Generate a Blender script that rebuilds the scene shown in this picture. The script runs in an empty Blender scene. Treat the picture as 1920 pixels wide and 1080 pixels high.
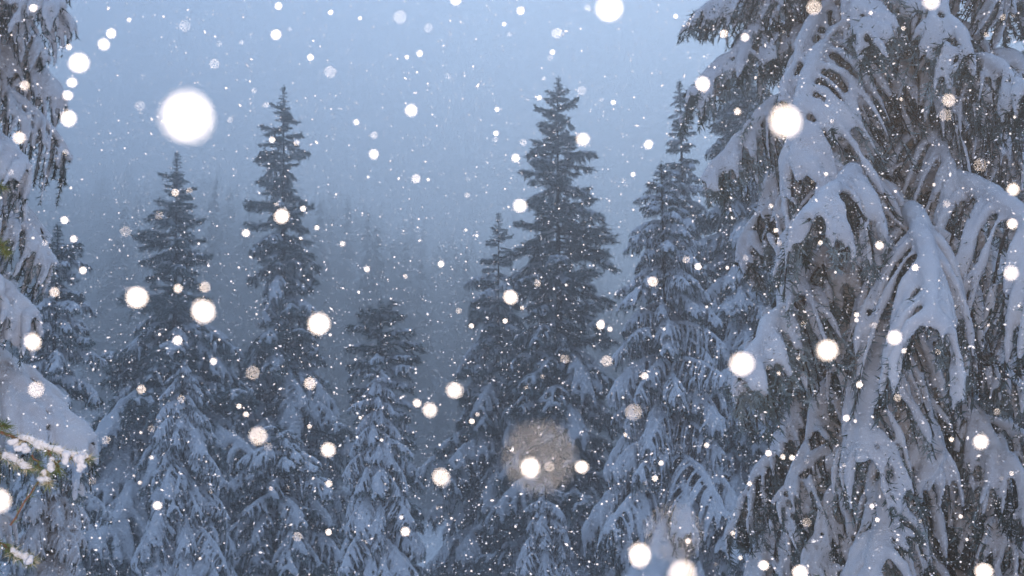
import bpy, math, random
import numpy as np
from mathutils import Vector, Matrix, Euler

# ------------------------------------------------------------------ camera, sky, lights, exposure
S = bpy.context.scene
C = S.collection
R = math.radians
rnd = random.Random(7)
rng = np.random.default_rng(7)

PITCH = 14.5
CAM = Vector((0.0, 0.0, 1.7))
F = 1867.0                      # focal length in pixels of the 1920 px wide photograph
cd = bpy.data.cameras.new('camera'); cam = bpy.data.objects.new('camera', cd); C.objects.link(cam)
cam.location = CAM; cam.rotation_euler = (R(90 + PITCH), 0, 0)
cd.sensor_width = 36.0; cd.lens = 35.0; cd.clip_start = 0.01; cd.clip_end = 6000
cd.dof.use_dof = True; cd.dof.focus_distance = 5.5; cd.dof.aperture_fstop = 11.7    # a 3 mm wide aperture
S.camera = cam

S.render.engine = 'CYCLES'
S.cycles.use_denoising = True; S.cycles.denoiser = 'OPENIMAGEDENOISE'; S.cycles.denoising_input_passes = 'RGB_ALBEDO'
S.cycles.max_bounces = 5; S.cycles.diffuse_bounces = 3; S.cycles.glossy_bounces = 1
S.cycles.volume_bounces = 2
S.cycles.sample_clamp_direct = 9.0; S.cycles.sample_clamp_indirect = 1.5
S.cycles.caustics_reflective = False; S.cycles.caustics_refractive = False
S.view_settings.view_transform = 'Standard'; S.view_settings.look = 'None'
S.view_settings.gamma = 1.0; S.view_settings.exposure = 0.36
S.view_settings.use_curve_mapping = False

SUN_EL, SUN_AZ = 48.0, 12.0
w = bpy.data.worlds.new('World'); S.world = w; w.use_nodes = True
nt = w.node_tree; nt.nodes.clear()
out = nt.nodes.new('ShaderNodeOutputWorld'); bg = nt.nodes.new('ShaderNodeBackground')
sky = nt.nodes.new('ShaderNodeTexSky'); sky.sky_type = 'NISHITA'; sky.sun_disc = False
sky.sun_elevation = R(SUN_EL); sky.sun_rotation = R(SUN_AZ)
sky.air_density = 1.0; sky.dust_density = 2.0
SKY_STRENGTH = 0.10
mix = nt.nodes.new('ShaderNodeMix'); mix.data_type = 'RGBA'; mix.inputs[0].default_value = 0.88
mix.inputs[7].default_value = (4.35, 6.6, 10.6, 1)       # a closed, even snow-cloud deck over the clear sky
nt.links.new(sky.outputs[0], mix.inputs[6]); nt.links.new(mix.outputs[2], bg.inputs[0])
bg.inputs[1].default_value = SKY_STRENGTH
nt.links.new(bg.outputs[0], out.inputs[0])

sl = bpy.data.lights.new('sun', 'SUN'); sun = bpy.data.objects.new('sun', sl); C.objects.link(sun)
sl.energy = 0.5; sl.angle = R(50); sl.color = (0.66, 0.86, 1.0)
d = Vector((math.sin(R(SUN_AZ)) * math.cos(R(SUN_EL)), math.cos(R(SUN_AZ)) * math.cos(R(SUN_EL)), math.sin(R(SUN_EL))))
sun.rotation_euler = d.to_track_quat('Z', 'Y').to_euler(); sun.location = (0, -20, 30)

# the flash that fired when the picture was taken: it whitens the falling snow and warms the nearest trees
fl = bpy.data.lights.new('camera_flash', 'SPOT'); flash = bpy.data.objects.new('camera_flash', fl); C.objects.link(flash)
fl.energy = 205.0; fl.spot_size = R(125); fl.spot_blend = 0.75; fl.shadow_soft_size = 0.012; fl.color = (1.0, 0.80, 0.66)
flash.location = CAM + Vector((0.02, 0.0, 0.045)); flash.rotation_euler = (R(90 + PITCH), 0, 0)

# ------------------------------------------------------------------ helpers
cp, sp = math.cos(R(PITCH)), math.sin(R(PITCH))
FWD, UP, RT = Vector((0, cp, sp)), Vector((0, -sp, cp)), Vector((1, 0, 0))
def ray(px, py): return FWD + RT * ((px - 960) / F) + UP * ((540 - py) / F)
def at(px, py, Y):
    r = ray(px, py); return CAM + r * (Y / r.y)
def pix(p):
    q = Vector(p) - CAM; dd = q.dot(FWD)
    return 960 + F * q.dot(RT) / dd, 540 - F * q.dot(UP) / dd, dd

def tag(o, label=None, cat=None, group=None, kind=None):
    if label: o['label'] = label
    if cat: o['category'] = cat
    if group: o['group'] = group
    if kind: o['kind'] = kind
    return o
def empty(name, loc=(0, 0, 0), rot=(0, 0, 0)):
    o = bpy.data.objects.new(name, None); C.objects.link(o); o.location = loc; o.rotation_euler = rot
    o.empty_display_size = 0.2
    return o
def link(name, mesh, parent=None, M=None):
    o = bpy.data.objects.new(name, mesh); C.objects.link(o)
    if parent is not None: o.parent = parent
    if M is not None: o.matrix_local = M
    return o

def mat(name, col, rough=0.8, noise=0.0, nscale=4.0, bump=0.0, bscale=20.0, spec=0.3, col2=None, obj_var=0.0):
    m = bpy.data.materials.new(name); m.use_nodes = True
    n = m.node_tree; b = n.nodes['Principled BSDF']
    b.inputs['Base Color'].default_value = (*col, 1); b.inputs['Roughness'].default_value = rough
    b.inputs['Specular IOR Level'].default_value = spec
    tc = n.nodes.new('ShaderNodeTexCoord')
    if col2 is not None:
        nz = n.nodes.new('ShaderNodeTexNoise'); nz.inputs['Scale'].default_value = nscale
        nz.inputs['Detail'].default_value = 4
        n.links.new(tc.outputs['Object'], nz.inputs['Vector'])
        cr = n.nodes.new('ShaderNodeValToRGB'); cr.color_ramp.elements[0].position = 0.35; cr.color_ramp.elements[1].position = 0.65
        cr.color_ramp.elements[0].color = (*col, 1); cr.color_ramp.elements[1].color = (*col2, 1)
        n.links.new(nz.outputs[0], cr.inputs[0])
        last = cr.outputs[0]
        if obj_var:
            oi = n.nodes.new('ShaderNodeObjectInfo'); hs = n.nodes.new('ShaderNodeHueSaturation')
            mr = n.nodes.new('ShaderNodeMapRange'); mr.inputs[3].default_value = 1 - obj_var; mr.inputs[4].default_value = 1 + obj_var
            n.links.new(oi.outputs['Random'], mr.inputs[0]); n.links.new(mr.outputs[0], hs.inputs['Value'])
            n.links.new(last, hs.inputs['Color']); last = hs.outputs[0]
        n.links.new(last, b.inputs['Base Color'])
    if bump:
        bz = n.nodes.new('ShaderNodeTexNoise'); bz.inputs['Scale'].default_value = bscale; bz.inputs['Detail'].default_value = 5
        bp = n.nodes.new('ShaderNodeBump'); bp.inputs['Strength'].default_value = bump; bp.inputs['Distance'].default_value = 0.02
        n.links.new(tc.outputs['Object'], bz.inputs['Vector']); n.links.new(bz.outputs[0], bp.inputs['Height'])
        n.links.new(bp.outputs[0], b.inputs['Normal'])
    return m
M_SNOW = mat('settled_snow', (0.74, 0.74, 0.76), 0.7, bump=0.9, bscale=24, col2=(0.66, 0.66, 0.69), nscale=9, spec=0.2)
M_NEEDLE = mat('spruce_needles', (0.020, 0.045, 0.032), 0.7, col2=(0.036, 0.062, 0.042), nscale=3, obj_var=0.25)
M_NEEDLE_DUSTED = mat('snow_dusted_needles', (0.030, 0.056, 0.048), 0.8, col2=(0.30, 0.35, 0.35), nscale=7, obj_var=0.2)
M_NEEDLE_NEAR = mat('yellow_green_needles', (0.07, 0.12, 0.035), 0.45, col2=(0.12, 0.15, 0.04), nscale=30, spec=0.5)  # the needles' own yellow-green, on the nearest branch tips
M_BARK = mat('bark', (0.040, 0.032, 0.027), 0.9, col2=(0.07, 0.055, 0.045), nscale=12, bump=0.6, bscale=30)
M_TWIG = mat('reddish_twig_bark', (0.16, 0.07, 0.045), 0.7, col2=(0.22, 0.11, 0.07), nscale=40)
M_FROST = mat('frosted_needles', (0.62, 0.58, 0.50), 0.7, col2=(0.35, 0.34, 0.22), nscale=60)
M_FLAKE = mat('falling_snow_crystal', (0.90, 0.91, 0.93), 0.5, spec=0.3)
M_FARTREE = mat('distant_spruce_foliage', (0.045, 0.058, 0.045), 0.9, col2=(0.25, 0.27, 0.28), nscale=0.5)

# ------------------------------------------------------------------ raw mesh pieces
class Bag:
    """collects pieces as numpy blocks"""
    def __init__(s): s.v = []; s.f = []; s.m = []; s.n = 0
    def add(s, v, f, mi=0):
        v = np.asarray(v, float); s.v.append(v)
        for q in f: s.f.append(tuple(int(i) + s.n for i in q))
        s.m.extend([mi] * len(f)); s.n += len(v)
    def tube(s, pts, rad, sides=5, mi=0, cap=True):
        P = np.asarray(pts, float); n = len(P); rad = np.broadcast_to(rad, (n,))
        T = np.gradient(P, axis=0); T /= np.linalg.norm(T, axis=1)[:, None] + 1e-9
        ref = np.tile((0.0, 0.0, 1.0), (n, 1)); ref[np.abs(T[:, 2]) > 0.9] = (1.0, 0, 0)
        A = np.cross(T, ref); A /= np.linalg.norm(A, axis=1)[:, None] + 1e-9
        for i in range(1, n):                                    # keep the frame from twisting
            a = A[i - 1] - T[i] * A[i - 1].dot(T[i]); A[i] = a / (np.linalg.norm(a) + 1e-9)
        B = np.cross(T, A)
        th = np.arange(sides) * 2 * math.pi / sides
        V = P[:, None, :] + rad[:, None, None] * (np.cos(th)[None, :, None] * A[:, None, :] + np.sin(th)[None, :, None] * B[:, None, :])
        V = V.reshape(-1, 3); f = []
        for i in range(n - 1):
            for k in range(sides):
                k2 = (k + 1) % sides
                f.append((i * sides + k, i * sides + k2, (i + 1) * sides + k2, (i + 1) * sides + k))
        if cap:
            f.append(tuple(range(sides))[::-1]); f.append(tuple((n - 1) * sides + k for k in range(sides)))
        s.add(V, f, mi)
    def blades(s, base, dirs, width, mi=0):
        """one slim triangle per needle"""
        k = len(base); side = np.cross(dirs, rng.normal(size=(k, 3)))
        side /= np.linalg.norm(side, axis=1)[:, None] + 1e-9
        V = np.stack([base - side * width * 0.5, base + side * width * 0.5, base + dirs], axis=1).reshape(-1, 3)
        s.add(V, np.arange(3 * k).reshape(-1, 3), mi)
    def mesh(s, name, mats, smooth=True):
        me = bpy.data.meshes.new(name); V = np.concatenate(s.v)
        me.from_pydata(V.tolist(), [], s.f)
        for m in mats: me.materials.append(m)
        me.polygons.foreach_set('material_index', np.array(s.m, dtype=np.int32))
        me.polygons.foreach_set('use_smooth', np.full(len(s.f), smooth)); me.update()
        return me

_clouds = bpy.data.textures.new('lumps', 'CLOUDS'); _clouds.noise_scale = 0.12
def coalesce(bag, name, voxel, lump=0.0, lscale=0.12, smooth=3):
    """melt overlapping tubes of snow into one soft lumpy mass"""
    me = bag.mesh(name + '_raw', [M_SNOW]); o = bpy.data.objects.new('tmp', me); C.objects.link(o)
    r = o.modifiers.new('r', 'REMESH'); r.mode = 'VOXEL'; r.voxel_size = voxel; r.use_smooth_shade = True
    if lump:
        _clouds.noise_scale = lscale
        dm = o.modifiers.new('d', 'DISPLACE'); dm.texture = _clouds; dm.strength = lump; dm.mid_level = 0.5
    if smooth:
        sm = o.modifiers.new('s', 'SMOOTH'); sm.iterations = smooth; sm.factor = 0.5
    dg = bpy.context.evaluated_depsgraph_get(); dg.update()
    ev = o.evaluated_get(dg); m2 = bpy.data.meshes.new_from_object(ev, depsgraph=dg); m2.name = name
    bpy.data.objects.remove(o); bpy.data.meshes.remove(me)
    m2.materials.clear(); m2.materials.append(M_SNOW)
    m2.polygons.foreach_set('use_smooth', np.full(len(m2.polygons), True))
    return m2

def norm(v):
    v = np.asarray(v, float); return v / (np.linalg.norm(v) + 1e-9)
def path(p0, d0, length, droop, n, jit=0.06, lift=0.0):
    """a twig that starts along d0 and sags (droop > 0) or turns up (lift > 0) on its way"""
    P = [np.array(p0, float)]; dd = norm(d0); st = length / (n - 1)
    for i in range(n - 1):
        dd = norm(dd + np.array((0, 0, -droop + lift * i / n)) / (n - 1) + rng.normal(size=3) * jit)
        P.append(P[-1] + dd * st)
    return np.array(P)
def along(P, t):
    s = t * (len(P) - 1); i = min(int(s), len(P) - 2); f = s - i
    return P[i] * (1 - f) + P[i + 1] * f, norm(P[i + 1] - P[i])
def needle_fur(bag, P, count, length, width, spread=0.8, down=0.25, mi=0, t0=0.0, fw=0.9):
    t = t0 + rng.random(count) * (1 - t0); s = t * (len(P) - 1); i = np.minimum(s.astype(int), len(P) - 2); f = (s - i)[:, None]
    base = P[i] * (1 - f) + P[i + 1] * f; T = P[i + 1] - P[i]; T /= np.linalg.norm(T, axis=1)[:, None] + 1e-9
    dd = T * fw + rng.normal(size=(count, 3)) * spread; dd[:, 2] -= down
    dd /= np.linalg.norm(dd, axis=1)[:, None]; dd *= (length * rng.uniform(0.6, 1.2, count))[:, None]
    bag.blades(base, dd, width, mi)

# ------------------------------------------------------------------ bough kinds (local: x outward from the trunk, z up), about 1 m long
def bough_pair(name, L=1.0, pitch=10, bend=1.0, stations=22, twig=0.35, twig_droop=2.6, snow_r=0.026, spine_r=0.045,
               snow_part=1.0, snow_len=0.86, nl=0.045, nw=0.010, fur=46, voxel=0.013, lump=0.02, side=0.75, fwd=0.7, sub=1, lift=0.0, tipturn=0.0, snow_up=0.6, jit=0.09, furspread=0.8, furdown=0.25, needles=None):
    wood, sn = Bag(), Bag()
    sp_ = path((0, 0, 0), (math.cos(R(pitch)), 0, math.sin(R(pitch))), L, bend, 14, 0.045, lift)
    wood.tube(sp_, np.linspace(0.020, 0.005, 14) * L, 5, 1)
    needle_fur(wood, sp_, int(fur * 3), nl * 1.1, nw, mi=0, t0=0.25)
    top = np.array((0, 0, 1.0))
    # snow lying along the spine
    rr = spine_r * (0.55 + 0.45 * np.sin(np.linspace(0.5, 3.0, 14))) * rng.uniform(0.75, 1.2, 14)
    if snow_part > 0.85:
        sn.tube(sp_[1:] + top * (rr[1:, None] * snow_up), rr[1:], 7)
    else:
        k = 1
        while k < 12:
            m = rng.integers(2, 5)
            if rng.random() < snow_part and len(sp_[k:k + m + 1]) > 1:
                q = sp_[k:k + m + 1]; rq = rr[k:k + m + 1].copy(); rq[0] *= 0.5; rq[-1] *= 0.5
                sn.tube(q + top * (rq[:, None] * snow_up), rq, 7)
            k += m
    for s_ in range(stations):
        t = 0.12 + 0.86 * (s_ + rng.uniform(-0.3, 0.3)) / stations
        for sd in (-1, 1):
            p, T = along(sp_, min(max(t, 0.05), 0.99))
            prof = math.sin(math.pi * min(1, 0.18 + 0.80 * t)) ** 0.7
            ln = twig * (0.35 + 0.75 * prof) * rng.uniform(0.65, 1.25)
            d0 = norm(T * fwd * rng.uniform(0.6, 1.3) + np.array((0, sd * side, 0)) + np.array((0, 0, rng.uniform(-0.2, 0.2))))
            P = path(p, d0, ln, twig_droop * rng.uniform(0.7, 1.2), 8, jit, tipturn)
            wood.tube(P, np.linspace(0.006, 0.002, 8), 3, 1, cap=False)
            needle_fur(wood, P, fur, nl, nw, spread=furspread, down=furdown, mi=0)
            subs = []
            for q in range(sub):
                tt = rng.uniform(0.15, 0.7); p2, T2 = along(P, tt)
                P2 = path(p2, norm(T2 + rng.normal(size=3) * 0.55), ln * rng.uniform(0.35, 0.6), twig_droop * 0.8, 6, 0.08, tipturn)
                needle_fur(wood, P2, fur // 2, nl, nw, spread=furspread, down=furdown, mi=0); subs.append(P2)
            for j, Q in enumerate([P] + subs):
                if rng.random() > snow_part: continue
                n = len(Q); m = max(3, int(round(n * snow_len * rng.uniform(0.8, 1.1)))); Q2 = Q[:m]
                if len(Q2) < 2: continue
                if snow_part < 0.85 and len(Q2) > 4: Q2 = Q2[rng.integers(0, 3):]
                r_ = snow_r * (1.0 if j == 0 else 0.8) * rng.uniform(0.7, 1.25) * np.interp(np.linspace(0, 1, len(Q2)), [0, 0.3, 0.8, 1], [0.8, 1.05, 0.85, 0.45]) * rng.uniform(0.8, 1.2, len(Q2))
                sn.tube(Q2 + top * (r_[:, None] * snow_up) + np.array((0.35 * snow_r, 0, 0)), r_, 6)
    return wood.mesh(name, [needles or M_NEEDLE, M_BARK], False), coalesce(sn, name + '_snow', voxel, lump, 0.09, 3)

LIB = {}
def lib(key, count, **k):
    LIB[key] = [bough_pair('%s_bough' % key, **k) for _ in range(count)]
# heavy hanging fans with long fingers of snow (near trees)
lib('near', 8, needles=M_NEEDLE_DUSTED, L=1.0, pitch=8, bend=1.05, stations=17, twig=0.42, twig_droop=3.8, snow_r=0.0160, spine_r=0.034, snow_part=0.86, snow_len=0.85, furspread=1.0, furdown=0.5,
    nl=0.034, nw=0.008, fur=72, voxel=0.009, lump=0.022, sub=1, side=0.75, fwd=0.45, jit=0.05)
lib('limb', 9, needles=M_NEEDLE_DUSTED, L=1.0, pitch=-20, bend=0.55, stations=21, twig=0.27, twig_droop=2.8, snow_r=0.0145, spine_r=0.034, snow_part=0.84, snow_len=0.82, furspread=1.0, furdown=0.5,
    nl=0.034, nw=0.008, fur=72, voxel=0.008, lump=0.018, sub=2, side=0.62, fwd=0.85, jit=0.06)
lib('pad', 6, needles=M_NEEDLE_DUSTED, L=1.0, pitch=8, bend=1.05, stations=19, twig=0.38, twig_droop=3.4, snow_r=0.024, spine_r=0.05, snow_part=0.96, snow_len=0.9, furspread=1.0, furdown=0.5,
    nl=0.034, nw=0.007, fur=50, voxel=0.011, lump=0.018, sub=2, side=0.8, fwd=0.55)
# the same loaded look, coarser, for trees tens of metres off
lib('heavy', 8, needles=M_NEEDLE_DUSTED, L=1.0, pitch=14, bend=1.35, stations=13, twig=0.36, twig_droop=2.6, snow_r=0.026, spine_r=0.042, snow_part=0.88,
    nl=0.07, nw=0.014, fur=26, voxel=0.016, lump=0.02, sub=1)
# half covered
lib('mid', 8, needles=M_NEEDLE_DUSTED, L=1.0, pitch=10, bend=0.75, stations=13, twig=0.36, twig_droop=1.5, snow_r=0.027, spine_r=0.038, snow_part=0.70,
    nl=0.085, nw=0.017, fur=40, voxel=0.016, lump=0.02, sub=1, snow_len=0.7, lift=0.5)
# dark bushy, little snow, tips turned up
lib('dark', 10, needles=M_NEEDLE_DUSTED, L=1.0, pitch=2, bend=0.35, stations=11, twig=0.30, twig_droop=0.7, snow_r=0.019, spine_r=0.034, snow_part=0.82,
    nl=0.085, nw=0.014, fur=40, voxel=0.016, lump=0.02, sub=2, snow_len=0.6, lift=1.1, tipturn=0.9)

def pick(key):
    return rnd.choice(LIB[key])
def add_bough(root, key, pos, az, scale, pitch=0.0, roll=0.0, wide=None):
    fm, sm = pick(key)
    wy = (wide or rnd.uniform(0.85, 1.15)) * (1 if rnd.random() < 0.5 else -1)
    if abs(scale) < 1e-4: return
    M = Matrix.Translation(pos) @ Matrix.Rotation(az, 4, 'Z') @ Matrix.Rotation(-pitch, 4, 'Y') @ Matrix.Rotation(roll, 4, 'X') @ Matrix.Diagonal((scale, scale * wy, scale, 1))
    b = link('bough', fm, root, M)
    link('snow_cover', sm, b)
    return b

def trunk(root, H, r0, rt=0.012, lean=0.0):
    b = Bag(); n = 16
    z = np.linspace(-0.4, H, n); P = np.stack([np.cumsum(rng.normal(size=n)) * r0 * 0.05, np.cumsum(rng.normal(size=n)) * r0 * 0.05, z], 1)
    P[-1, :2] = 0
    b.tube(P, np.interp(z, [-0.4, 0.3, H], [r0 * 1.5, r0, rt]) , 10)
    return link('trunk', b.mesh('trunk', [M_BARK]), root)

def leader(root, H, ln, M_=M_NEEDLE_DUSTED, snow=0.4):
    """the spire: a bare top shoot with a few short crossed shoots and dabs of snow"""
    b, sn = Bag(), Bag()
    for k in range(int(5 + ln * 6)):
        z = H - ln * (k / (5 + ln * 6)); a0 = rnd.uniform(0, 6.28)
        for q in range(3):
            a = a0 + q * 2.1 + rnd.uniform(-0.4, 0.4); l_ = (0.10 + 0.33 * (H - z) / ln * rnd.uniform(0.5, 1.25)) * min(1.0, 0.5 + ln / 3)
            P = path((0, 0, z), (math.cos(a), math.sin(a), 0.35), l_, 0.4, 5, 0.06, 0.8)
            b.tube(P, np.linspace(0.012, 0.004, 5), 3, 1, cap=False); needle_fur(b, P, 26, 0.075, 0.018)
            if rnd.random() < snow:
                r_ = 0.022 * np.array((0.7, 1.2, 1.0, 0.8, 0.4)); sn.tube(P + np.array((0, 0, 0.015)), r_, 6)
    P = np.array([(0, 0, H - ln * t) for t in np.linspace(0, 1, 8)]); needle_fur(b, P[::-1], int(60 * ln + 40), 0.07, 0.018)
    P2 = np.array([(0, 0, H + 0.12 - 0.2 * t) for t in np.linspace(0, 1, 4)]); needle_fur(b, P2[::-1], 20, 0.06, 0.016)
    o = link('top_shoot', b.mesh('top_shoot', [M_, M_BARK], False), root)
    if sn.v: link('snow_cover', coalesce(sn, 'top_shoot_snow', 0.014, 0.01, 0.06, 2), o)

def spruce(name, label, xt, yt, xb, Y, prof, styles, group=None, step=0.42, per=5, r0=None, lead=1.0, low=None, pitch0=22, pitch1=-10,
           asym=None, cat='spruce tree', size_jit=0.22, sparse=(), arms=()):
    """prof: [(y px, half width px)], styles: [(y px, {kind: weight})]; the tree leans from its foot at xb (frame's lower edge) to its tip at xt"""
    tip = at(xt, yt, Y); foot = at(xb, 1080, Y)
    ax = (tip - foot); g = ground_z(foot.x, Y) - 0.1
    base = foot + ax * ((g - foot.z) / ax.z) if abs(ax.z) > 1e-6 else foot
    H = (tip - base).length; axis = ax.normalized()
    root = empty(name, base); root.rotation_mode = 'QUATERNION'
    root.rotation_quaternion = Vector((0, 0, 1)).rotation_difference(axis)
    tag(root, label, cat, group)
    trunk(root, H, r0 or H * 0.011)
    if lead: leader(root, H, lead)
    z = H - max(lead, 0.3) * 0.62; zlow = low if low is not None else 1.0
    n = 0
    ys = [p[0] for p in prof]; rs = [p[1] for p in prof]
    while z > zlow and n < 290:
        wp = base + axis * z; px, py, dd = pix(wp)
        rad = float(np.interp(py, ys, rs)) * dd / F
        st = styles[0][1]
        for yy, s in styles:
            if py >= yy: st = s
        t = (H - z) / H
        for q in range(per):
            if n >= 290: break
            if any(py < ys_ and rnd.random() < pr for ys_, pr in sparse[:1]) or (len(sparse) > 1 and py >= sparse[0][0] and rnd.random() < sparse[1][1]): continue
            az = 6.283 * (q + rnd.uniform(-0.3, 0.3)) / per + z * 7.3
            key = rnd.choices(list(st.keys()), list(st.values()))[0]
            L = rad * rnd.uniform(1 - size_jit, 1 + size_jit)
            if key in ('near', 'heavy', 'pad', 'limb'): reach = 0.80
            else: reach = 0.95
            if asym: L *= asym(az, py)
            pt = R(pitch0 + (pitch1 - pitch0) * min(1, t * 2.2) + rnd.uniform(-9, 9))
            add_bough(root, key, (0, 0, z + rnd.uniform(-0.4, 0.4) * step), az, L / reach, pt, rnd.uniform(-0.15, 0.15)); n += 1
        z -= step * (0.45 + 0.55 * min(1.0, rad / 1.2)) * rnd.uniform(0.85, 1.15)
    for (py, az, ln_px, pt, key) in arms:                       # the odd longer limbs that break the outline
        q = at(xt, py, Y); add_bough(root, key, (0, 0, (q - base).length), R(az), ln_px * q.y / F / 0.95, R(pt), 0.0, 0.6)
    return root

# ------------------------------------------------------------------ terrain
RX = [0, 120, 260, 400, 560, 640, 720, 800, 880, 1000, 1150, 1400, 1920]
RY = [372, 362, 360, 352, 375, 398, 440, 470, 478, 520, 560, 560, 540]
D0, D1 = 85.0, 340.0
def ridge_h(x_at_ridge):
    px = 960 + F * x_at_ridge / (D1 * 1.02)
    py = float(np.interp(px, RX, RY)) + 55          # ground of the ridge: the tree tops stand above it
    return at(px, py, D1).z
def ground_z(x, y):
    bumps = 0.15 * math.sin(x * 0.7 + 1) * math.sin(y * 0.5) + 0.1 * math.sin(x * 0.23 + y * 0.31)
    if y <= D0: return bumps - 0.0
    t = min(1.0, (y - D0) / (D1 - D0)); s = t * t * (3 - 2 * t) * 0.35 + t * 0.65
    h = ridge_h(x * D1 / y) * s
    if y > D1: h -= (y - D1) * 0.12
    return max(h, -2.0) + bumps + 1.2 * math.sin(x * 0.05) * math.sin(y * 0.037 + 2) * min(1, (y - D0) / 60)
gb = Bag()
gx = np.concatenate([np.linspace(-1500, -420, 8), np.linspace(-380, 380, 90), np.linspace(420, 1500, 8)])
gy = np.concatenate([np.linspace(-1500, -60, 8), np.linspace(-40, 60, 60), np.linspace(66, 420, 70), np.linspace(460, 1600, 12)])
V = [(x, y, ground_z(x, y)) for y in gy for x in gx]; nx = len(gx)
gb.add(V, [(j * nx + i, j * nx + i + 1, (j + 1) * nx + i + 1, (j + 1) * nx + i) for j in range(len(gy) - 1) for i in range(nx - 1)])
M_GROUND = mat('snow_ground', (0.78, 0.79, 0.81), 0.8, bump=0.8, bscale=1.5, col2=(0.70, 0.71, 0.74), nscale=0.6)
tag(link('ground', gb.mesh('ground', [M_GROUND])), kind='structure')

# ------------------------------------------------------------------ haze
hb = Bag(); x0, x1, y0, y1, z0, z1 = -1100, 1100, -600, 1300, -12, 150
hb.add([(x, y, z) for z in (z0, z1) for y in (y0, y1) for x in (x0, x1)], [(0, 2, 3, 1), (4, 5, 7, 6), (0, 1, 5, 4), (2, 6, 7, 3), (0, 4, 6, 2), (1, 3, 7, 5)])
mh = bpy.data.materials.new('haze_air'); mh.use_nodes = True; n_ = mh.node_tree; n_.nodes.clear()
ho = n_.nodes.new('ShaderNodeOutputMaterial'); hv = n_.nodes.new('ShaderNodeVolumePrincipled')
hv.inputs['Color'].default_value = (0.97, 0.975, 0.985, 1); hv.inputs['Density'].default_value = 0.0102; hv.inputs['Anisotropy'].default_value = 0.78
n_.links.new(hv.outputs[0], ho.inputs['Volume']); mh.cycles.homogeneous_volume = True
tag(link('haze', hb.mesh('haze', [mh], False)), kind='stuff')

# ------------------------------------------------------------------ far forest
def far_spruce_bag(seed):
    """a whole small spruce, unit height: ragged drooping sprays round a stem"""
    r = np.random.default_rng(seed); b = Bag()
    b.tube([(0, 0, -0.03), (0, 0, 0.5), (0, 0, 1)], [0.014, 0.008, 0.002], 4, 0)
    lean = r.uniform(0.8, 1.2)
    for k in range(26):
        t = (k + r.uniform(0, 0.6)) / 26; z = 1 - t * 0.93; rad = (0.015 + 0.17 * t ** 0.8) * lean
        for q in range(6):
            a = r.uniform(0, 6.283); l_ = rad * r.uniform(0.55, 1.25); dx, dy = math.cos(a), math.sin(a)
            wv = l_ * r.uniform(0.25, 0.45) + 0.006
            b.add([(0, 0, z + 0.02), (dx * l_ * 0.6 - dy * wv, dy * l_ * 0.6 + dx * wv, z - l_ * 0.25), (dx * l_, dy * l_, z - l_ * 0.45), (dx * l_ * 0.6 + dy * wv, dy * l_ * 0.6 - dx * wv, z - l_ * 0.25)],
                  [(0, 1, 2), (0, 2, 3)])
    return b
FAR = [far_spruce_bag(s) for s in range(6)]
FARM = [b.mesh('distant_spruce', [M_FARTREE], False) for b in FAR]
mass = Bag(); cnt = 0
for i in range(2300):
    y = D0 + 12 + (D1 - D0 + 40) * rnd.random() ** 0.8; x = rnd.uniform(-0.60, 0.60) * y
    h = rnd.uniform(8, 15) * rnd.choice((0.8, 1, 1, 1.4)); b = FAR[i % 6]; a = rnd.uniform(0, 6.28); ca, sa = math.cos(a), math.sin(a)
    V = np.concatenate(b.v) * h; V = np.stack([V[:, 0] * ca - V[:, 1] * sa + x, V[:, 0] * sa + V[:, 1] * ca + y, V[:, 2] + ground_z(x, y)], 1)
    mass.v.append(V); mass.f.extend([tuple(q + mass.n for q in f) for f in b.f]); mass.m.extend([0] * len(b.f)); mass.n += len(V)
tag(link('far_forest', mass.mesh('far_forest', [M_FARTREE], False)), kind='stuff')
# treetops one can single out on the misty slope
TOPS = [(236, 392), (262, 372), (340, 382), (405, 340), (432, 352), (468, 392), (600, 385), (622, 398), (652, 380), (690, 402), (706, 430), (738, 452), (762, 455), (790, 492), (856, 468), (874, 462), (1140, 575), (1160, 560)]
for i, (px, py) in enumerate(TOPS):
    Y = 125 + 60 * ((i * 37) % 10) / 10; p = at(px, py, Y); g = ground_z(p.x, Y); h = min(max(p.z - g, 12), 26)
    o = link('distant_spruce', FARM[i % 6]); o.location = (p.x, Y, p.z - h); o.scale = (h * 0.9, h * 0.9, h); o.rotation_euler = (0, 0, i)
    sd, k = ('left of', [q[0] for q in TOPS if q[0] < 530].index(px)) if px < 530 else (('right of', [q[0] for q in TOPS if 530 < q[0] < 900].index(px)) if px < 900 else ('beyond', i - 16))
    nm = 'the narrow spruce' if px < 900 else 'the tallest dark spruce'
    tag(o, '%s faint misty treetop %s %s, counted from left' % (['first', 'second', 'third', 'fourth', 'fifth', 'sixth', 'seventh', 'eighth', 'ninth', 'tenth'][k], sd, nm), 'spruce tree', 'faint spruce tops on the misty slope')

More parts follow.
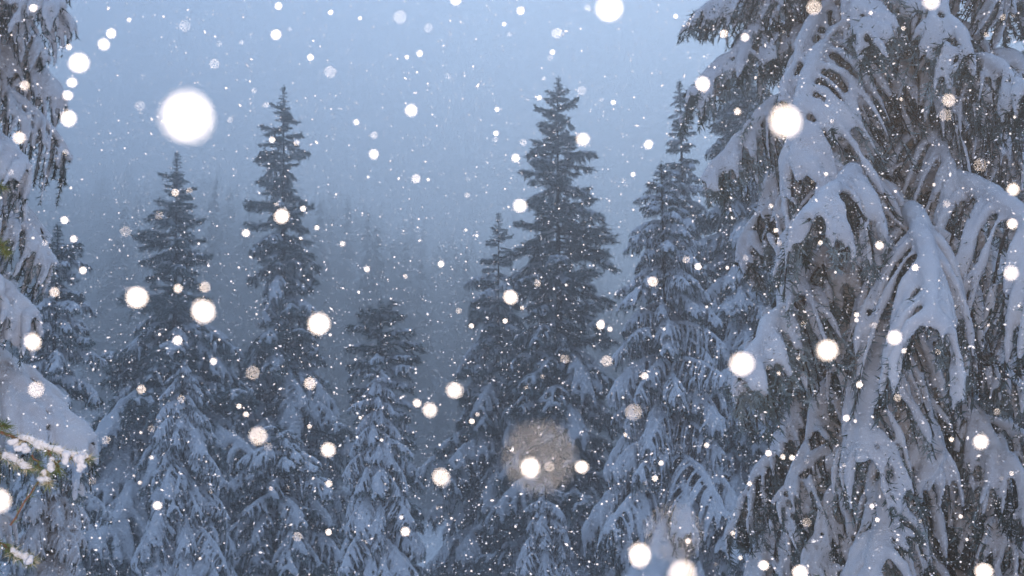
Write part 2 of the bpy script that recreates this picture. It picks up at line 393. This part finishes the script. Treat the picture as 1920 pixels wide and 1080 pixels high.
# ------------------------------------------------------------------ trees of the middle distance
FAN, HEAVY, MIX, DARK = {'near': 2, 'pad': 1, 'heavy': 1}, {'heavy': 1}, {'mid': 2, 'heavy': 1}, {'dark': 2, 'mid': 1}
LOWMIX = {'heavy': 3, 'mid': 1}
spruce('spruce_tree', 'tall spruce with thin bare spire and dark clump below its left shoulder', 332, 288, 318, 31,
       [(288, 6), (330, 22), (400, 44), (440, 56), (455, 62), (500, 56), (560, 62), (620, 110), (700, 140), (800, 165), (950, 190), (1080, 200)],
       [(0, DARK), (430, {'dark': 3, 'mid': 2}), (600, MIX), (760, LOWMIX)], lead=1.6, step=0.46, per=6, sparse=((440, 0.4), (0, 0.1)), size_jit=0.35, arms=((560, 182, 92, 0, 'dark'), (450, 182, 66, 4, 'dark'), (470, 178, 68, -4, 'dark')))
spruce('spruce_tree', 'tall narrow spruce with long ragged spire, dark against the sky', 532, 165, 528, 34,
       [(165, 4), (230, 28), (300, 38), (400, 52), (440, 50), (500, 54), (560, 66), (640, 88), (700, 96), (800, 120), (950, 145), (1080, 155)],
       [(0, DARK), (480, MIX), (700, LOWMIX)], lead=1.5, step=0.42, per=6, size_jit=0.45, sparse=((420, 0.22), (0, 0.05)), pitch0=10, pitch1=-16, arms=((690, -4, 120, -36, 'mid'), (270, 182, 46, 0, 'dark'), (380, 180, 68, 0, 'dark'), (390, 0, 56, 0, 'dark')))
spruce('spruce_tree', 'short dark bushy spruce behind the round-topped snowy one in the middle', 714, 568, 716, 29,
       [(568, 16), (600, 42), (640, 64), (700, 58), (780, 56), (900, 74), (1080, 90)],
       [(0, {'dark': 1, 'mid': 1}), (660, MIX)], pitch0=34, lead=0.6, step=0.42, per=5)
spruce('spruce_tree', 'small spruce with sparse pointed top left of the tall dark spruce', 935, 402, 930, 36,
       [(402, 5), (450, 22), (520, 42), (600, 58), (660, 72), (760, 100), (850, 108), (950, 120), (1080, 130)],
       [(0, DARK), (520, MIX), (800, LOWMIX)], lead=1.2, step=0.5, per=6, size_jit=0.35, sparse=((560, 0.25), (0, 0.05)))
spruce('spruce_tree', 'tallest dark bushy spruce, broad and full, in the centre', 1047, 148, 1050, 33,
       [(148, 4), (200, 30), (240, 40), (300, 50), (360, 58), (430, 70), (480, 74), (560, 78), (640, 86), (760, 100), (900, 118), (1080, 125)],
       [(0, DARK), (480, {'dark': 1, 'mid': 1}), (640, MIX), (860, LOWMIX)], lead=1.0, step=0.44, per=6, size_jit=0.42, sparse=((640, 0.1), (0, 0.0)), arms=((440, 0, 104, 8, 'dark'), (462, -8, 112, -18, 'dark'), (330, 184, 74, 12, 'dark'), (430, 180, 84, 0, 'dark')))
spruce('spruce_tree', 'slender spruce spire rising behind the snow-laden spruce right of centre', 1274, 155, 1300, 30,
       [(155, 5), (200, 18), (300, 28), (400, 50), (520, 80), (700, 110), (1080, 150)],
       [(0, MIX), (320, LOWMIX)], lead=0.9, step=0.42, per=5)
spruce('spruce_tree', 'wide snow-laden spruce with drooping tiers right of centre', 1240, 312, 1262, 20,
       [(312, 8), (360, 32), (450, 62), (560, 84), (640, 98), (700, 112), (800, 130), (900, 156), (1080, 170)],
       [(0, {'heavy': 3, 'mid': 1}), (420, {'heavy': 2, 'near': 1}), (640, FAN)], lead=0.5, step=0.40, per=6)
spruce('spruce_tree', 'dim blue-grey spruce filling the gap behind the large near spruce', 1400, 95, 1405, 26,
       [(95, 20), (250, 75), (400, 90), (600, 105), (800, 125), (1080, 140)],
       [(0, MIX), (300, LOWMIX)], lead=0.8, step=0.40, per=6)
spruce('spruce_tree', 'dark spruce seen through the twigs at the far right edge', 1935, 60, 1935, 20,
       [(60, 20), (250, 60), (400, 90), (1080, 170)], [(0, MIX)], lead=0.8, step=0.45, per=6)
spruce('spruce_tree', 'blue-grey spruce behind the big snowy spruce at the left edge', 108, 425, 90, 22,
       [(425, 14), (480, 48), (600, 60), (800, 80), (1080, 120)], [(0, MIX), (500, LOWMIX)], lead=0.8, step=0.42, per=6)
# loaded smaller trees standing in front
spruce('spruce_tree', 'young snow-laden spruce with drooping fingers in front of the bare-spired spruce', 340, 668, 350, 21,
       [(668, 10), (720, 36), (800, 62), (900, 88), (1000, 105), (1080, 112)], [(0, FAN)], lead=0.25, step=0.34, per=6, pitch0=-5, pitch1=-22)
spruce('spruce_tree', 'round-topped snow-covered young spruce in the middle, its fingers hanging down', 708, 685, 706, 19,
       [(685, 14), (720, 34), (800, 52), (900, 72), (1000, 84), (1080, 92)], [(0, FAN)], lead=0.2, step=0.32, per=6, pitch0=-5, pitch1=-22)
spruce('spruce_tree', 'low lumpy snow-covered spruce between the narrow spruce and the round-topped one', 520, 800, 545, 23,
       [(800, 20), (860, 70), (950, 100), (1080, 120)], [(0, LOWMIX)], lead=0.3, step=0.34, per=6)
spruce('spruce_tree', 'snowy young spruce at the foot of the tallest dark spruce', 1020, 890, 1030, 20,
       [(890, 14), (950, 40), (1010, 66), (1080, 84)], [(0, FAN)], lead=0.2, step=0.32, per=6, pitch0=-5, pitch1=-22)
spruce('spruce_tree', 'pale snowy young spruce rising from the lower edge at left', 112, 815, 85, 8,
       [(822, 22), (880, 56), (960, 74), (1080, 92)], [(0, {'pad': 2, 'near': 1})], lead=0.12, step=0.2, per=6, pitch0=-5, pitch1=-25)

# ------------------------------------------------------------------ large near trees
def near_tree(label, xt, Y, H, prof, step, per, ylo, extra=(), r0=0.14, keys={'near': 1}, pr=(-14, 12), reach=0.84, scale_j=0.25):
    p = at(xt, 540, Y); base = Vector((p.x, Y, ground_z(p.x, Y) - 0.05)); root = empty('spruce_tree', base)
    tag(root, label, 'spruce tree')
    trunk(root, H, r0); n = 0
    ys = [q[0] for q in prof]; rs = [q[1] for q in prof]
    z = H - 0.3
    while z > 0.5 and n < 270 - len(extra):
        px, py, dd = pix(base + Vector((0, 0, z)))
        if py > ylo: break
        rad = float(np.interp(py, ys, rs)) * dd / F
        skip = py < -420 and rnd.random() < 0.5
        for q in range(per if not skip else 2):
            az = 6.283 * (q + rnd.uniform(-0.35, 0.35)) / per + z * 5.1
            key = rnd.choices(list(keys.keys()), list(keys.values()))[0]
            L = rad * rnd.uniform(1 - scale_j, 1 + scale_j * 0.6)
            add_bough(root, key, (0, 0, z + rnd.uniform(-0.5, 0.5) * step), az, L / reach, R(rnd.uniform(*pr)), rnd.uniform(-0.2, 0.2)); n += 1
        z -= step * rnd.uniform(0.8, 1.2)
    for (py, az, L, pt, wd, kd) in extra:
        q = at(xt, py, Y)
        add_bough(root, kd, (0, 0, q.z - base.z), R(az), L, R(pt), 0.0, wd)
    return root
near_tree('large snow-laden spruce with hanging fingers of snow, towering at the right', 1690, 7.2, 10.5,
          [(-900, 60), (-400, 200), (0, 290), (230, 295), (600, 325), (900, 345), (1080, 365)], 0.35, 6, 1500, keys={'limb': 3, 'near': 1}, scale_j=0.38, pr=(-34, -4), reach=0.63,
          extra=[(-60, 182, 1.6, 12, 0.7, 'limb'), (0, 178, 1.9, 2, 0.6, 'limb'), (75, 183, 2.0, -8, 0.6, 'limb'), (290, 192, 1.75, -18, 0.6, 'limb'), (190, 205, 1.7, -16, 0.7, 'limb'), (420, 212, 1.6, -22, 0.7, 'limb'), (70, 268, 1.2, -32, 0.9, 'near'), (250, 262, 1.2, -30, 0.7, 'near'),
                 (600, 264, 1.5, -32, 0.75, 'pad'), (130, 352, 1.3, -6, 1.0, 'limb'), (680, 200, 1.8, -20, 0.7, 'limb'), (240, 350, 1.1, 0, 1.0, 'pad'), (520, 186, 1.5, -4, 0.8, 'limb'), (860, 190, 1.6, -4, 0.8, 'limb')])
near_tree('large spruce at the left edge with thick grey snow pads on drooping boughs', -235, 5.6, 9.0,
          [(-900, 60), (-400, 160), (0, 255), (110, 262), (240, 308), (420, 330), (600, 368), (720, 365), (900, 320), (1080, 320)], 0.30, 6, 1400, keys={'pad': 2, 'near': 1}, scale_j=0.16)

# ------------------------------------------------------------------ the flash-lit branch tips in the lower left corner
def px_path(pts, Y): return np.array([tuple(at(x, y, Y + k * 0.004)) for k, (x, y) in enumerate(pts)])
def branch_tip(name, label, twigs, Y, blobs, needle=0.013):
    K = Y / 1.45; needle = needle * K * 1.35; twigs = [(p, r * K, f, None if sn_ is None else [(a, b, c * K * 0.72) for a, b, c in sn_]) for p, r, f, sn_ in twigs]; blobs = [(x, y, r * K * 0.72) for x, y, r in blobs]
    c0 = at(twigs[0][0][0][0], twigs[0][0][0][1], Y); root = empty(name, c0); tag(root, label, 'branch', None)
    off = np.array(tuple(c0))
    sn = Bag()
    for pts, r_, fur, snowy in twigs:
        P = px_path(pts, Y) - off; n = 14
        tt = np.linspace(0, 1, n) * (len(P) - 1); P = np.stack([np.interp(tt, np.arange(len(P)), P[:, k]) for k in range(3)], 1)
        P += rng.normal(size=P.shape) * 0.002
        b = Bag(); b.tube(P, np.linspace(r_, r_ * 0.5, n), 6, 1)
        needle_fur(b, P, int(fur * 1.8), needle, 0.0013 * K, spread=0.5, down=0.0, fw=0.8)
        if snowy:
            for s0, s1, rs in snowy:
                i0, i1 = int(s0 * (n - 1)), int(s1 * (n - 1)) + 1
                needle_fur(b, P[i0:i1 + 1], 150, needle * 0.85, 0.0022 * K, spread=0.7, down=-0.1, mi=2, fw=0.6)
        link('twig', b.mesh('twig', [M_NEEDLE_NEAR, M_TWIG, M_FROST], False), root)
        if snowy:
            for s0, s1, rs in snowy:
                i0, i1 = int(s0 * (n - 1)), int(s1 * (n - 1)) + 1; Q = P[i0:i1 + 1] + np.array((0, -0.001, rs * 0.6))
                rr = rs * np.interp(np.linspace(0, 1, len(Q)), [0, .2, .8, 1], [.5, 1, 1, .5]) * rng.uniform(0.65, 1.3, len(Q)); sn.tube(Q, rr, 7)
    for (x, y, r_) in blobs:
        p = np.array(tuple(at(x, y, Y))) - off
        for k in range(4):
            q = p + rng.normal(size=3) * r_ * 0.5; a = rng.normal(size=3); a = a / np.linalg.norm(a) * r_ * 0.7
            sn.tube([q - a, q - a * 0.5, q, q + a * 0.5, q + a], np.array((0.35, 0.75, 0.9, 0.75, 0.35)) * r_, 7)
    link('snow_cover', coalesce(sn, 'branch_snow', 0.0018, 0.010, 0.018, 1), root)
    return root
branch_tip('spruce_branch', 'green-needled spruce branch tip with warm pinkish snow lumps above the lower left corner',
    [([(-120, 800), (-20, 808), (40, 822), (90, 845), (130, 855), (168, 862)], 0.0026, 330, [(0.40, 0.72, 0.0085), (0.78, 1.0, 0.009)]),
     ([(-90, 825), (0, 850), (30, 868), (60, 882)], 0.002, 160, [(0.45, 1.0, 0.008)]),
     ([(20, 985), (50, 935), (80, 895), (110, 868), (135, 858)], 0.0016, 60, None),
     ([(60, 850), (78, 880), (92, 912)], 0.0014, 110, [(0.55, 0.9, 0.006)]),
     ([(-60, 790), (-10, 796), (14, 800)], 0.0018, 130, None),
     ([(90, 846), (104, 870), (112, 885)], 0.0012, 80, None)], 2.5,
    [(122, 862, 0.011), (148, 862, 0.010), (150, 878, 0.006), (80, 896, 0.008), (100, 872, 0.009), (158, 868, 0.006), (30, 828, 0.008), (45, 838, 0.009)])
branch_tip('spruce_branch', 'frosted green branch tip poking in at the very bottom of the left edge',
    [([(-80, 985), (0, 1020), (30, 1040), (62, 1052)], 0.002, 260, [(0.6, 1.0, 0.007)])], 2.6, [(55, 1052, 0.008)])
branch_tip('spruce_branch', 'tiny yellow-green needle tuft poking in at mid height of the left edge',
    [([(-70, 425), (-10, 450), (14, 472)], 0.0018, 220, [(0.1, 0.4, 0.006)]), ([(-60, 330), (-20, 345), (6, 352)], 0.0016, 120, None)], 2.4, [(-30, 440, 0.008)])

# ------------------------------------------------------------------ falling snow
def flake_mesh(seed, elong=1.0):
    """a clump of crystals: lumpy core with blunt arms, about 1 across"""
    r = np.random.default_rng(seed); b = Bag()
    for k in range(7):
        a = r.normal(size=3); a = a / np.linalg.norm(a) * 0.5; a[2] *= 0.75
        b.tube([-a * 0.15, a * 0.45, a], [0.20, 0.24, 0.09], 5)
    b.tube([(0, 0, -0.32), (0, 0, -0.15), (0, 0, 0.15), (0, 0, 0.32)], [0.16, 0.34, 0.34, 0.16], 7)
    me = b.mesh('snowflake', [M_FLAKE]); return me
FLK = [flake_mesh(s) for s in range(8)]
A = 0.003; FOC = 5.5
LM = [('the bare-spired spruce', 332, 400), ('the narrow spruce', 530, 330), ('the round-topped spruce', 708, 800), ('the tallest spruce', 1048, 350),
      ('the small pointed spruce', 935, 520), ('the drooping snowy spruce', 1250, 620), ('the huge right spruce', 1640, 420), ('the left edge spruce', 40, 250),
      ('the open sky patch', 720, 150)]
used_labels = {}
def place_word(x, y):
    nm, lx, ly = min(LM, key=lambda q: math.hypot(x - q[1], (y - q[2]) * 0.6))
    v = 'high' if y < ly - 110 else ('halfway up' if y < ly + 60 else 'low')
    h = 'in front of' if abs(x - lx) < 45 else ('left of' if x < lx else 'right of')
    return v + ' ' + h + ' ' + nm
def flake(x, y, dpx, kind, ex=1.0):
    """a snowflake so close to the lens that it blurs into a disc dpx wide; kinds: B bright, W warm, F faint"""
    dist = 1.0 / (dpx * 0.92 / (A * F) + 1 / FOC)
    cov = {'B': 0.41, 'W': 0.27, 'F': 0.16, 'H': 0.18, 'V': 0.10}[kind] * (0.82 if dpx > 40 and kind == 'B' else 1) * (rnd.uniform(0.72, 1.08) if dpx < 34 else 1)
    s = A * cov * (1 - dist / FOC) * 1.35
    s = max(s, 0.0003)
    r = ray(x, y).normalized(); p = CAM + r * (dist / r.dot(FWD))
    o = link('snowflake', rnd.choice(FLK)); o.location = p; o.rotation_euler = (rnd.uniform(0, 6), rnd.uniform(0, 6), rnd.uniform(0, 6))
    o.scale = (s, s, s * ex)
    return o
FL = [(350,220,97,'B'),(1473,228,60,'B'),(1142,17,46,'B'),(147,118,34,'B'),(128,222,28,'B'),(135,155,18,'B'),(127,179,18,'B'),(195,83,22,'B'),(208,63,17,'B'),(129,88,12,'B'),
(517,65,20,'B'),(522,11,13,'B'),(771,207,23,'B'),(1093,261,25,'B'),(1318,158,25,'B'),(1216,271,16,'B'),(975,386,24,'B'),(967,296,15,'B'),(528,406,27,'B'),(461,437,15,'B'),
(256,558,36,'B'),(380,584,40,'B'),(384,538,22,'W'),(599,608,38,'B'),(957,557,26,'B'),(1224,528,20,'B'),(1008,531,14,'W'),(701,289,20,'W'),(780,335,18,'W'),(701,254,15,'F'),
(750,32,27,'F'),(803,52,18,'F'),(346,49,23,'F'),(402,120,20,'F'),(1044,62,21,'F'),(1091,170,18,'F'),(840,143,13,'F'),(262,198,20,'F'),(619,135,24,'F'),(235,434,22,'F'),
(474,699,28,'F'),(484,818,36,'W'),(503,838,18,'F'),(581,719,24,'W'),(615,844,28,'B'),(806,769,29,'W'),(782,756,16,'B'),(852,732,32,'W'),(827,895,34,'W'),(1012,860,146,'H'),(1262,1000,120,'V'),
(994,878,34,'B'),(1030,875,20,'F'),(1091,876,24,'B'),(1138,677,22,'W'),(1188,773,34,'F'),(1209,705,14,'B'),(1059,673,18,'F'),(1391,683,44,'B'),(1551,657,38,'B'),(1677,633,28,'B'),
(1839,829,28,'B'),(1779,188,26,'W'),(1773,216,26,'F'),(1838,310,28,'F'),(1900,355,24,'B'),(1898,420,20,'B'),(1896,512,30,'W'),(1649,460,16,'B'),(1526,14,30,'W'),(1746,2,34,'W'),
(1357,63,16,'W'),(1397,70,16,'W'),(1383,209,14,'W'),(61,641,32,'B'),(67,730,32,'W'),(36,258,24,'W'),(46,160,20,'W'),(102,548,20,'W'),(121,413,14,'B'),(138,448,14,'B'),
(155,507,14,'B'),(62,15,14,'B'),(265,730,18,'W'),(199,825,18,'F'),(334,541,18,'W'),(333,638,17,'B'),(172,902,16,'F'),(1200,1042,38,'B'),(1280,1076,54,'W'),(1845,1072,30,'B'),
(1432,1060,18,'B'),(1500,1074,26,'B'),(558,1006,20,'F'),(616,998,12,'B'),(760,997,16,'B'),(295,948,15,'B'),(854,0,20,'B'),(976,20,14,'B'),(1032,109,12,'F'),(668,229,12,'B'),
(582,107,12,'B'),(930,250,10,'B'),(-2,940,46,'W'),(1683,745,16,'F'),(1612,721,12,'B'),(1513,980,18,'F'),(928,262,11,'F'),(1287,487,15,'F'),(1309,500,12,'B'),(1398,484,12,'F'),
(1775,382,16,'F'),(1716,502,12,'B'),(876,366,10,'F'),(878,337,10,'F'),(328,361,15,'W'),(355,357,13,'F'),(299,404,17,'F'),(518,383,9,'W'),(568,391,11,'B'),(594,427,10,'B'),
(642,457,11,'W'),(688,505,11,'B'),(760,518,9,'W'),(827,495,11,'B'),(510,262,12,'B'),(556,268,12,'W'),(499,196,12,'F'),(476,170,10,'F'),(431,225,12,'F'),(411,82,12,'F'),
(453,79,10,'F'),(543,55,9,'F'),(620,23,9,'B'),(675,34,7,'B'),(787,100,13,'W'),(763,107,8,'B'),(945,45,9,'B'),(955,65,9,'F'),(1036,98,10,'B'),(1102,15,13,'F'),
(1267,30,9,'B'),(1290,45,9,'F'),(1187,327,9,'B'),(1169,339,10,'F'),(1150,192,10,'B'),(1128,187,8,'F'),(981,267,14,'F'),(1011,183,9,'B'),(1020,147,8,'F'),(932,205,9,'B'),
(878,366,9,'F'),(860,583,13,'F'),(884,611,9,'B'),(947,602,9,'B'),(979,577,9,'W'),(1126,609,15,'B'),(1144,617,9,'B'),(1173,815,9,'W'),(1240,868,9,'B'),(1228,897,12,'W'),
(1290,1015,11,'B'),(1325,835,10,'B'),(885,790,10,'B'),(895,777,8,'B'),(1017,706,9,'F'),(986,727,9,'F'),(400,678,14,'B'),(448,762,10,'B'),(461,777,11,'B'),(284,804,14,'F'),
(284,858,8,'B'),(395,922,8,'F'),(340,748,16,'F'),(580,800,9,'B'),(616,907,14,'B'),(540,914,8,'F'),(508,916,9,'W'),(752,970,8,'B'),(686,1015,9,'F'),(820,952,9,'F'),
(262,905,8,'B'),(1440,690,8,'F'),(1497,672,8,'W'),(1460,700,8,'W'),(1587,784,12,'B'),(1441,850,11,'B'),(1468,857,10,'B'),(1485,858,10,'B'),(1406,907,10,'W'),(1513,865,9,'F'),
(1583,872,8,'F'),(1635,949,9,'B'),(1645,975,8,'B'),(1726,978,8,'W'),(1784,824,9,'B'),(1878,897,9,'F'),(1897,888,10,'W'),(1870,772,13,'F'),(1695,658,9,'B'),(1606,590,10,'B'),
(1606,600,8,'B'),(1640,610,13,'F'),(1759,660,12,'F'),(1507,607,12,'F'),(1374,1000,10,'W'),(1388,1046,8,'B'),(1446,386,9,'W'),(1455,432,9,'B'),(1461,456,12,'F'),(1538,455,9,'B'),
(1632,610,7,'F'),(1523,341,8,'F'),(1549,326,8,'B'),(1690,186,7,'B'),(1560,227,8,'W'),(1694,53,9,'W'),(1850,65,11,'F'),(1900,30,8,'F'),(1880,32,13,'F'),(1633,24,8,'B'),
(1470,60,8,'F'),(1342,1058,8,'F'),(1210,905,9,'F'),(84,455,13,'F'),(20,323,12,'F'),(55,218,8,'F'),(31,395,9,'F'),(123,286,13,'F'),(95,95,7,'F'),(242,37,9,'B')]
names = {'B': 'bright white', 'W': 'cream-white', 'F': 'faint translucent', 'H': 'brownish translucent', 'V': 'hazy brownish', 'G': 'greenish'}
HAND = {(350,220): 'largest blazing white snowflake disc, in the sky above the bare spire at left', (1473,228): 'big blazing white snowflake disc before the upper boughs of the right spruce',
        (1142,17): 'oval white snowflake blur at the upper edge, right of the tallest spruce', (1012,860): 'huge brownish see-through snowflake disc at the foot of the tallest dark spruce',
        (1280,1074): 'wide white snowflake blur cut by the lower edge, beside a smaller oval one', (1200,1042): 'oval white snowflake blur near the lower edge below the drooping snow-laden spruce',
        (-2,940): 'white snowflake blur cut by the left edge under the needled branch'}
for i, (x, y, dp, k) in enumerate(FL):
    o = flake(x, y, dp, k, 1.5 if (x, y) in ((1142, 17), (1200, 1042), (517, 65)) else rnd.uniform(0.9, 1.2))
    size = 'large' if dp >= 30 else ('medium' if dp >= 20 else ('small' if dp >= 13 else 'tiny'))
    lab = HAND.get((x, y)) or '%s %s snowflake %s' % (size, names[k], place_word(x, y))
    used_labels.setdefault(lab, []).append((y, o))
for i in range(300 - len(FL)):
    x, y = rnd.uniform(0, 1920), rnd.uniform(0, 1080); dist = rnd.uniform(0.9, 1.5)
    r_ = ray(x, y).normalized(); o = link('snowflake', rnd.choice(FLK)); o.location = CAM + r_ * (dist / r_.dot(FWD))
    o.rotation_euler = (rnd.uniform(0, 6), rnd.uniform(0, 6), 0); s_ = rnd.uniform(0.0016, 0.0030); o.scale = (s_, s_, s_ * rnd.uniform(0.8, 1.6))
    used_labels.setdefault('tiny sharp snow speck %s' % place_word(x, y), []).append((y, o))
ORD = ['topmost', 'second from top', 'third from top', 'fourth from top', 'fifth from top', 'sixth from top', 'seventh from top', 'eighth from top', 'ninth from top', 'tenth from top'] + ['number %d from top' % q for q in range(11, 60)]
for lab, os_ in used_labels.items():
    os_.sort(key=lambda q: q[0])
    for k, (y, o) in enumerate(os_):
        tag(o, lab if len(os_) == 1 else lab + ', ' + ORD[k], 'snowflake', 'falling snowflakes')

def flake_cloud(name, n, rmin, rmax, smin, smax, ang=36, angv=24):
    """many small flakes spread evenly through the air in front of the camera"""
    r3 = rng.random(n); rr = (rmin ** 3 + r3 * (rmax ** 3 - rmin ** 3)) ** (1 / 3)
    hx = np.tan(R(ang)) * rng.uniform(-1, 1, n); hz = np.tan(R(angv)) * rng.uniform(-1, 1, n)
    P = np.array([tuple(CAM)]) + rr[:, None] * (np.array([tuple(FWD)]) + hx[:, None] * np.array([tuple(RT)]) + hz[:, None] * np.array([tuple(UP)]))
    s = (smin + (smax * 1.25 - smin) * rng.random(n) ** 1.8) * 0.5
    ax = rng.normal(size=(n, 3)); ax[:, 2] *= 0.6; ax /= np.linalg.norm(ax, axis=1)[:, None]
    b1 = np.cross(ax, rng.normal(size=(n, 3))); b1 /= np.linalg.norm(b1, axis=1)[:, None]; b2 = np.cross(ax, b1)
    el = rng.uniform(0.8, 1.2, n) + (rng.random(n) < 0.22) * rng.uniform(0.5, 1.8, n)
    V = np.stack([ax * (s * el)[:, None], -ax * (s * el)[:, None], b1 * s[:, None], -b1 * s[:, None] * 0.8, b2 * s[:, None] * 0.7, -b2 * s[:, None] * 0.8], 1) + P[:, None, :]
    f0 = np.array([(0, 2, 4), (0, 4, 3), (0, 3, 5), (0, 5, 2), (1, 4, 2), (1, 3, 4), (1, 5, 3), (1, 2, 5)])
    Fc = (f0[None] + 6 * np.arange(n)[:, None, None]).reshape(-1, 3)
    V = V.reshape(-1, 3); me = bpy.data.meshes.new(name)
    me.vertices.add(len(V)); me.vertices.foreach_set('co', V.ravel()); me.loops.add(Fc.size); me.loops.foreach_set('vertex_index', Fc.ravel())
    me.polygons.add(len(Fc)); me.polygons.foreach_set('loop_start', np.arange(len(Fc)) * 3); me.polygons.foreach_set('loop_total', np.full(len(Fc), 3))
    me.update(calc_edges=True); me.materials.append(M_FLAKE)
    return me
tag(link('falling_snow', flake_cloud('falling_snow', 62000, 1.5, 4.6, 0.0020, 0.0044, 34, 22)), kind='stuff')
print('objects', len(bpy.data.objects), 'snowflakes', len(FL), 'shared labels', sum(len(v) > 1 for v in used_labels.values()))
